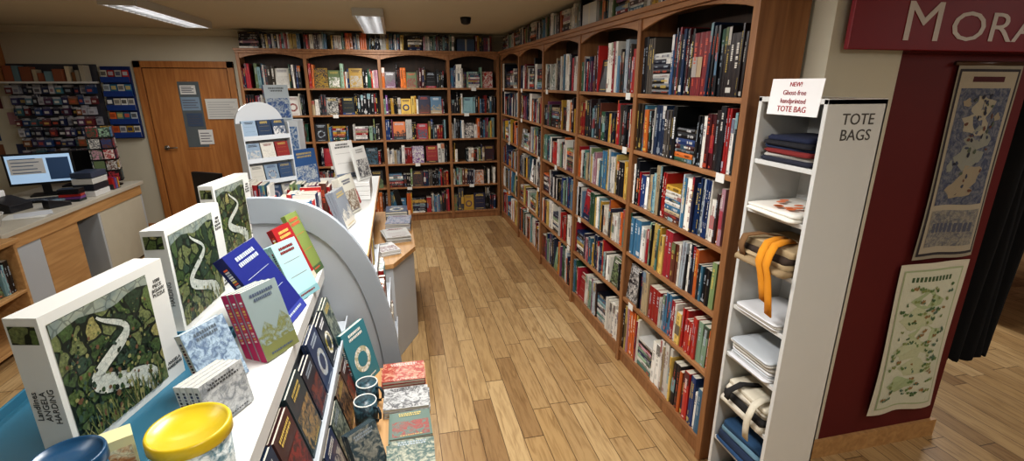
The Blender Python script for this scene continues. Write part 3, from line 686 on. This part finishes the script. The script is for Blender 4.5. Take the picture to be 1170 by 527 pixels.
def puzzle(x,y,z,yaw,w,h,t,big=False,lean=0,name='jigsaw_puzzle_box'):
    b=B(); M=place(x,y,z,yaw,lean)
    wh=srgb(204,204,199)
    b.box(0,w,0,t,0,h,wh,GLOSS,M)
    b.box(-.0012,w+.0012,-.0012,t*.62,-.0,h+.0012,wh,GLOSS,M)
    pw=w*.82
    def q(x0,x1,z0,z1,c,mat=GLOSS,y=-.002,c2=None): b.add([(x0,y,z0),(x1,y,z0),(x1,y,z1),(x0,y,z1)],[(0,1,2,3)],c,mat,M,c2)
    q(.012,pw,.02,h-.02,(.2,.3,.2,1),FIELD)
    rr=random.Random(int(x*1000)+5)
    f=lambda px,pz,yy=-.0030:(min(max(px,.014),pw-.003),yy,min(max(pz,.021),h-.021))
    P=[(.013,-.0028,h-.021),(pw-.001,-.0028,h-.021)]+[(pw-.001-(pw-.014)*i/8,-.0028,h-.046+.008*math.sin(i*1.3)) for i in range(9)]
    b.add(P,[tuple(range(len(P)))],srgb(112,124,120),ARTB,M,srgb(140,146,132))
    n=36
    def rib(col,yy,grow,mat=GLOSS,c2=None):
        L=[];Rr=[]
        for i in range(n+1):
            s=i/n; am=.28*(1-.6*s); cx=pw*(.52+am*math.sin(s*9.5+.9)); cz=.028+(h-.085)*s**.85; wd=((.028 if big else .020)*(1-s)**1.2+.003)*(1+.12*math.sin(s*23))+grow
            dx=pw*am*9.5*math.cos(s*9.5+.9); dz_=(h-.10); nl=math.hypot(dx,dz_); nx_,nz_=-dz_/nl,dx/nl
            L.append(f(cx+nx_*wd,cz+nz_*wd,yy)); Rr.append(f(cx-nx_*wd,cz-nz_*wd,yy))
        nn=n+1; b.add(L+Rr,[(i,i+1,nn+i+1,nn+i) for i in range(nn-1)],col,mat,M,c2)
    rib(srgb(28,40,30),-.0030,.004); rib(srgb(168,174,166),-.0033,0,ART,srgb(190,192,182))
    for i in range(420 if big else 160):   # trees, hedges and reeds
        cx=rr.uniform(.02,pw-.015); cz=.026+(h-.09)*rr.random()**1.3
        s=rr.uniform(.002,.0075)*(1.3-cz/h); yy=-.0037-.000002*i
        cc=srgb(*rr.choice([(30,46,30),(44,64,38),(24,34,28),(66,82,46),(90,98,62),(100,74,54),(54,74,62),(130,128,84)]))
        m_=6; P=[f(cx+s*math.cos(t_*6.283/m_)*(.6+.5*rr.random()),cz+s*1.2*math.sin(t_*6.283/m_)*(.6+.5*rr.random()),yy) for t_ in range(m_)]
        if abs(cx-pw*(.52+.28*(1-.6*((cz-.028)/(h-.085)))*math.sin(max(0,(cz-.028)/(h-.085))**1.18*9.5+.9)))<.02*(1.1-cz/h): continue
        b.add(P,[tuple(range(m_))],cc,PAPER,M)
    for i in range(80 if big else 26):    # foreground grasses
        cx=rr.uniform(.02,pw-.02); l=rr.uniform(.02,.075)*(1.2-abs(cx-pw*.6)/pw); dx=rr.uniform(-.02,.02)
        P=[f(cx-.0018,.021,-.0046),f(cx+.0018,.021,-.0046),f(cx+dx+.0008,.021+l,-.0046),f(cx+dx-.0008,.021+l,-.0046)]
        b.add(P,[(0,1,2,3)],srgb(*rr.choice([(100,108,60),(58,80,44),(136,132,88),(36,52,36)])),PAPER,M)
    b.add([(-.0018,t*.1,h*.83),(-.0018,t*.9,h*.83),(-.0018,t*.9,h*.95),(-.0018,t*.1,h*.95)],[(0,1,2,3)],srgb(150,146,120),FIELD,M,srgb(70,90,60))
    ob=b.build(name,bevel=0,recalc=False)
    tx=srgb(70,72,70)
    text('1000\nPIECE\nJIGSAW\nPUZZLE',M@Matrix.Translation(((pw+w)/2,-.0022,h*.80)),w*.036,tx,ob)
    text('ANGELA\nHARDING',M@Matrix.Translation(((pw+w)/2,-.0022,h*.14)),w*.036,tx,ob)
    Ms=M@Matrix.Translation((-.002,t/2,h*.40))@Matrix.Rotation(math.radians(-90),4,'Z')@Matrix.Rotation(math.radians(-90),4,'Y')
    text('Landlines\nANGELA\nHARDING',Ms,t*.27,tx,ob)
    return ob
puzzle(-.70,1.03,.9565,76,.335,.33,.068,True)
puzzle(-.705,1.60,.9505,84,.36,.345,.068)
puzzle(-.78,2.26,.9725,80,.32,.33,.06)

def stock(name,x,y,z,yaw,lean,w,h,t,n,col,col2,st=3,sc=None,seed=1,dy=.0015):
    b=B(); M=place(x,y,z,yaw,lean); r=random.Random(seed)
    for i in range(n):
        cover(b,M@Matrix.Translation((r.uniform(-.002,.002),i*(t+dy),0)),w,h,t,col,random.Random(seed),col2,st,sc=sc)
    b.build(name,recalc=False)
Z=.9538
stock('notecard_boxes',-.455,1.065,Z,62,10,.125,.115,.018,4,srgb(190,192,192),srgb(136,140,144),3,srgb(214,214,212),3)
stock('illustrated_books',-.505,1.20,Z,62,18,.13,.18,.02,1,srgb(170,190,206),srgb(104,124,150),3,srgb(200,200,194),4)
stock('travel_guides',-.405,1.35,Z,58,16,.125,.215,.026,3,srgb(136,150,150),srgb(120,124,80),2,srgb(178,30,92),5)
stock('hardback_atlas',-.395,1.52,Z,80,30,.21,.30,.035,1,srgb(34,42,110),srgb(56,66,140),5,srgb(26,32,90),6)
stock('poetry_books',-.39,1.755,Z,64,22,.13,.225,.017,4,srgb(156,190,192),srgb(120,160,166),5,srgb(146,184,186),7)
stock('red_hardbacks',-.40,1.90,Z,72,22,.12,.25,.025,1,srgb(146,34,38),srgb(190,174,156),5,srgb(126,30,34),8)
stock('green_hardbacks',-.375,2.02,Z,74,20,.095,.27,.02,1,srgb(116,130,70),srgb(70,90,56),5,srgb(102,116,64),9)
def tub(name,x,y,z,r,h,lid,body):
    b=B(); M=Matrix.Translation((x,y,z))
    b.lathe([(r*.86,0),(r*.9,.004),(r*.95,h-.025)],40,body,ART if body[0]>.5 else PLAST,M,col2=srgb(90,120,130))
    b.lathe([(r,h-.026),(r*1.03,h-.024),(r*1.03,h-.004),(r*1.0,h),(r*.93,h),(r*.91,h-.004),(r*.2,h-.003)],40,lid,PLAST,M)
    b.build(name)
tub('lidded_tub',-.425,.90,.9505,.07,.145,srgb(206,178,40),srgb(206,212,210))
tub('lidded_tub',-.61,.87,.9565,.055,.13,srgb(24,66,98),srgb(40,100,136))
tub('lidded_tub',-.425,.765,.9505,.04,.09,srgb(70,150,176),srgb(80,150,176))
b=B(); M=place(-.585,.955,.9565,30); b.box(-.03,.03,-.022,.022,0,.10,srgb(210,202,156),GLOSS,M); b.box(-.025,.025,-.023,-.022,.02,.08,srgb(180,120,70),ART,M,srgb(220,214,180)); b.build('tea_carton',bevel=.002)

r=random.Random(31)
up=[((30,40,66),(160,130,76)),((48,38,36),(140,104,70)),((28,44,66),(166,144,84)),((64,38,38),(130,50,44)),((40,56,62),(146,120,80)),((30,34,48),(110,56,48)),((40,54,84),(160,160,154)),((26,32,44),(150,136,60)),((50,66,66),(140,146,130))]
b=B(); y=.62; i=0
while y<1.98:
    w=r.uniform(.13,.16); c1,c2=up[i%len(up)]
    for k in range(2): cover(b,place(-.292+(-.012)*k,y,.6905,90,14),w,w*1.32,.010,srgb(*c1),random.Random(i),srgb(*c2),r.choice([0,3,1]))
    y+=w+.012; i+=1
b.build('racked_books',recalc=False,parent=isl)
b=B(); y=.62; i=3
while y<1.80:
    w=r.uniform(.14,.17); c1,c2=up[(i*2+1)%len(up)]
    for k in range(2): cover(b,place(-.236-.012*k,y,.4805,90,14),w,w*1.15,.010,srgb(*c1),random.Random(i+50),srgb(*c2),r.choice([0,3]))
    y+=w+.012; i+=1
b.build('racked_books',recalc=False,parent=isl)
stock('wreath_book',-.225,1.85,.4805,62,14,.17,.26,.022,1,srgb(60,120,130),srgb(170,166,130),1,srgb(50,104,112),19)
def mug(x,y,z,yaw):
    b=B(); M=place(x,y,z,yaw); r0=.043; h=.095; dk=srgb(24,40,50)
    b.lathe([(r0*.9,0),(r0,.006),(r0,h-.003)],32,dk,ART,M,cap=True,col2=srgb(60,90,100))
    b.lathe([(r0,h-.003),(r0-.001,h),(r0-.004,h),(r0-.0045,h-.004)],32,srgb(210,210,204),PLAST,M,cap=False)
    b.lathe([(r0-.0045,h-.004),(r0-.0045,.012),(.004,.010)],32,srgb(96,112,116),PLAST,M,cap=True)
    b.tube([(r0-.002,0,h*.82),(r0+.018,0,h*.84),(r0+.028,0,h*.62),(r0+.026,0,h*.4),(r0+.014,0,h*.24),(r0-.002,0,h*.22)],.0055,10,srgb(30,46,56),PLAST,M)
    b.build('mug')
mug(-.185,1.775,.4805,-30); mug(-.185,1.655,.4805,-40); mug(-2.95,4.18,.7505,20)
def flatstack(name,x,y,z,w,h,n,t,col,col2,yaw=0,st=3,seed=1,jit=.004):
    b=B(); r=random.Random(seed)
    for i in range(n):
        M=place(x+r.uniform(-jit,jit),y+r.uniform(-jit,jit),z+i*(t+.0005)+t,yaw+r.uniform(-2,2))@Matrix.Rotation(math.radians(-90),4,'X')
        cover(b,M,w,h,t,col,random.Random(seed),col2,st)
    b.build(name,recalc=False)
flatstack('red_pattern_books',-.13,1.81,.4805,.175,.14,4,.014,srgb(150,54,44),srgb(190,140,116),0,3,2)
flatstack('engraving_books',-.12,1.65,.4805,.175,.14,3,.012,srgb(178,178,176),srgb(90,90,92),0,3,3)
flatstack('pattern_books',-.10,1.48,.4805,.15,.145,3,.012,srgb(90,110,100),srgb(140,66,60),0,0,4)
flatstack('pattern_books',-.10,1.31,.4805,.15,.145,4,.012,srgb(66,90,84),srgb(160,160,140),0,3,5)
stock('leaning_catalogues',-.19,1.36,.4805,40,20,.11,.15,.008,4,srgb(60,76,84),srgb(150,150,140),3,None,33)
flatstack('pattern_books',-.14,1.10,.4805,.17,.15,2,.012,srgb(60,80,110),srgb(160,160,144),0,3,6)

# ---------------------------------------------------------------- middle display unit
b=B(); ya,yb=2.135,2.165
def arc(ax,az,zb,n=22):
    return [(-.62+ax*math.cos(math.pi/2*i/n)**.72 if i<n else -.62,zb+(az-zb)*math.sin(math.pi/2*i/n)**.9) for i in range(n+1)]
outer=[(-.042,0)]+arc(.575,1.27,.20); inner=[(-.125,0)]+arc(.492,1.16,.20)
n=len(outer)
P=[(p[0],ya,p[1]) for p in outer]+[(p[0],ya,p[1]) for p in inner]+[(p[0],yb,p[1]) for p in outer]+[(p[0],yb,p[1]) for p in inner]
F=[]
for i in range(n-1):
    F+=[(i,i+1,n+i+1,n+i),(2*n+i,3*n+i,3*n+i+1,2*n+i+1),(i,2*n+i,2*n+i+1,i+1),(n+i,n+i+1,3*n+i+1,3*n+i)]
F+=[(0,n,3*n,2*n),(n-1,3*n-1,4*n-1,2*n-1)]
b.add(P,F,mat=GREY)
b.prism(inner+[(-.62,0)],ya+.012,ya+.02,mat=LGREY)
b.build('arched_end_panel',bevel=.002)
b=B()
b.box(-.94,-.24,2.17,4.2,0,.95,mat=LGREY)
b.box(-.95,-.17,2.17,4.22,.95,.972,mat=WHITE); b.box(-.172,-.165,2.17,4.22,.945,.973,mat=PINE)
for z,x in ((.30,-.075),(.56,-.10),(.78,-.15)):
    b.box(-.24,x,2.17,2.84,z-.014,z,mat=LGREY); b.box(x-.004,x+.004,2.17,2.84,z-.014,z+.03,mat=LGREY)
gon=b.build('display_gondola',bevel=.0015)
b=B(); r=random.Random(61)
for z,x in ((.30,-.075),(.56,-.10),(.78,-.15)):
    fill_row(b,Matrix(((0,-1,0,x-.008),(1,0,0,2.18),(0,0,1,z+.0005),(0,0,0,1))),.64,.19 if z<.7 else .16,r,LIGHT+MIX+[(180,40,36)]*6,.075 if z>.7 else .11,face=0,hr=(.8,.98))
b.build('books',recalc=False,parent=gon)
b=B()
pl=[(-.23,2.86),(-.08,2.90),(.055,3.20),(.055,4.20),(-.23,4.20)]
b.prism(pl,.0,.63,mat=LGREY,plane='xy'); b.prism([(-.235,2.85),(-.075,2.885),(.068,3.195),(.068,4.21),(-.235,4.21)],.63,.66,mat=PINE,plane='xy')
b.build('low_display_table',bevel=.002)
flatstack('magazine_stack',-.12,3.28,.6605,.17,.22,7,.006,srgb(186,186,182),srgb(150,130,130),10,4,11)
flatstack('magazine_stack',-.15,3.02,.6605,.13,.18,5,.006,srgb(206,206,204),srgb(130,100,100),20,0,31)
flatstack('magazine_stack',-.13,3.58,.6605,.18,.24,5,.012,srgb(160,160,170),srgb(80,100,130),-4,3,12)
flatstack('hardback_stack',-.13,3.86,.6605,.17,.2,4,.02,srgb(60,80,106),srgb(180,166,120),0,1,13)
b=B()
for i in range(4): b.box(-.46+.004*i,-.2,3.30,3.60,.9745+.031*i,1.004+.031*i,srgb(212,212,210),GLOSS)
b.build('white_box_stack',bevel=.003)
stock('standing_book',-.41,3.42,1.101,40,12,.17,.25,.02,1,srgb(206,204,200),srgb(110,120,136),5,None,14)
stock('standing_book',-.26,3.33,1.101,62,12,.15,.22,.02,1,srgb(210,210,206),srgb(90,90,94),0,None,15)
stock('display_book',-.42,3.75,.978,60,14,.2,.28,.02,1,srgb(120,126,126),srgb(170,170,170),0,None,16)
stock('display_book',-.30,2.90,.978,70,14,.16,.22,.015,3,srgb(200,198,186),srgb(120,100,84),0,None,17)
stock('display_book',-.29,2.60,.978,78,16,.16,.21,.014,3,srgb(130,136,144),srgb(200,196,186),2,None,18)
stock('display_book',-.30,3.10,.978,72,16,.14,.2,.014,2,srgb(196,190,180),srgb(150,60,54),2,None,28)
RWp=[(180,40,40),(216,212,204),(60,110,150),(190,60,60),(216,216,216),(40,50,90)]
b=B(); r=random.Random(71); fill_row(b,Matrix(((0,-1,0,-.42),(1,0,0,2.3),(0,0,1,.974),(0,0,0,1))),.55,.2,r,RWp,.11,face=0,hr=(.8,1.0)); b.build('paperback_row',recalc=False)
b=B(); fill_row(b,Matrix.Translation((-.66,2.62,.974)),.22,.2,r,RWp,.11,face=0,hr=(.8,1.0)); b.build('paperback_row',recalc=False)
b=B(); fill_row(b,Matrix.Translation((-.66,2.9,.974)),.3,.2,r,RWp+MIX,.11,face=0,hr=(.8,1.0)); b.build('paperback_row',recalc=False)
b=B(); fill_row(b,Matrix.Translation((-.93,2.95,.974)),.24,.22,r,MIX,.13,face=0,hr=(.8,1.0)); b.build('paperback_row',recalc=False)
# white upright display stand packed with cards and books
b=B(); M=place(-.80,3.30,.975,40,3)@Matrix.Scale(1.12,4); ws=srgb(204,208,212)
pts=[(-.13,0),(.13,0)]+[(.13*math.cos(a*math.pi/14),.46+.11*math.sin(a*math.pi/14)) for a in range(15)]
b.prism(pts,0,.014,ws,GLOSS,M); b.box(-.14,.14,-.12,.0,0,.02,ws,GLOSS,M); b.box(-.14,.14,-.12,-.112,0,.06,srgb(70,110,150),GLOSS,M); b.box(-.12,.12,.014,.08,.0,.01,ws,GLOSS,M)
for s in (-.13,.124): b.box(s,s+.006,-.06,0,0,.46,ws,GLOSS,M)
for z in (.13,.25,.37): b.box(-.125,.125,-.06,.0,z,z+.006,ws,GLOSS,M); b.box(-.125,.125,-.062,-.058,z,z+.024,ws,GLOSS,M)
r=random.Random(90)
for z in (.021,.137,.257,.377):
    for k in range(3):
        cover(b,M@place(-.118+.08*k,-.05,z,0,8),.074,.098,.014,pick([(210,214,216),(150,170,190),(70,110,160),(200,196,186),(180,190,196),(160,60,60),(60,80,110)],r),r,pick(LIGHT,r),r.choice([0,1,5]))
b.build('book_display_stand')
stock('blue_picture_book',-.70,3.60,.976,50,6,.2,.30,.02,2,srgb(60,96,146),srgb(190,196,200),0,srgb(60,100,150),20)
b=B(); b.box(-.92,-.70,3.86,4.08,.9745,1.46,srgb(200,204,208),GLOSS); b.box(-.91,-.71,3.858,3.86,1.0,1.42,srgb(80,114,160),ART,col2=srgb(190,200,208)); b.build('display_carton',bevel=.003)
stock('picture_book',-.90,3.92,1.463,30,8,.17,.25,.02,2,srgb(190,202,210),srgb(60,96,156),0,srgb(50,90,150),21)
b=B(); M=place(.0,4.15,.6605,60,15); b.box(-.04,.04,0,.008,0,.2,mat=BLACK,M=M); b.build('sign_holder',bevel=.002)

# ---------------------------------------------------------------- ceiling fittings
def fixture(x,y,L=1.5,w=.22,power=38):
    b=B(); z1=CZ-.0005; z0=CZ-.06
    b.box(x-w/2,x+w/2,y-L/2,y+L/2,z1-.02,z1,mat=WHITE)
    for s in (-1,1): b.box(x+s*w/2-.012,x+s*w/2+.012,y-L/2,y+L/2,z0,z1,mat=WHITE); b.box(x-w/2,x+w/2,y+s*L/2-.012,y+s*L/2+.012,z0,z1,mat=WHITE)
    for s in (-.05,.05): b.tube([(x+s,y-L/2+.02,z0+.025),(x+s,y+L/2-.02,z0+.025)],.013,8,(1,1,1,1),TUBE)
    k=int(L/.09)
    for i in range(1,k): yy=y-L/2+L*i/k; b.box(x-w/2+.012,x+w/2-.012,yy-.002,yy+.002,z0,z0+.012,mat=CHROME)
    ob=b.build('fluorescent_ceiling_light',recalc=True)
    ld=bpy.data.lights.new('fluorescent_lamp','AREA'); ld.shape='RECTANGLE'; ld.size=w*.9; ld.size_y=L*.95; ld.energy=power; ld.color=(1,.985,.96)
    lo=bpy.data.objects.new('fluorescent_lamp',ld); scene.collection.objects.link(lo)
    lo.parent=ob; lo.location=(0,0,-.012)
fixture(-1.83,4.95,power=19); fixture(-.17,5.15,power=28)
fixture(0,1.95,power=50); fixture(-1.8,1.5,power=11); fixture(.5,-.5,power=30)  # unseen fixtures, added above and behind the camera to light the aisle
fixture(4.4,3.4,power=46); fixture(3.2,.2,power=12)  # also unseen, added to light the space on the right
b=B(); b.lathe([(.05,0),(.05,-.012),(.042,-.05),(.02,-.062)],24,srgb(30,30,32),BLACK,Matrix.Translation((.68,4.8,CZ-.0005))); b.build('ceiling_speaker')

w=bpy.data.worlds.new('world'); scene.world=w; w.use_nodes=True
w.node_tree.nodes['Background'].inputs[0].default_value=(1,.98,.96,1); w.node_tree.nodes['Background'].inputs[1].default_value=.13

# ---------------------------------------------------------------- camera
cam=bpy.data.cameras.new('camera'); co=bpy.data.objects.new('camera',cam); scene.collection.objects.link(co)
cam.sensor_width=36; cam.lens=36*555/1170; cam.clip_start=.05
co.location=(0,0,H)
yaw=math.radians(13.1); pit=math.radians(16.85)
co.rotation_euler=(math.pi/2-pit,0,-yaw)
scene.camera=co
scene.view_settings.view_transform='Standard'
try: scene.view_settings.look='Medium High Contrast'
except Exception as e: print(e)
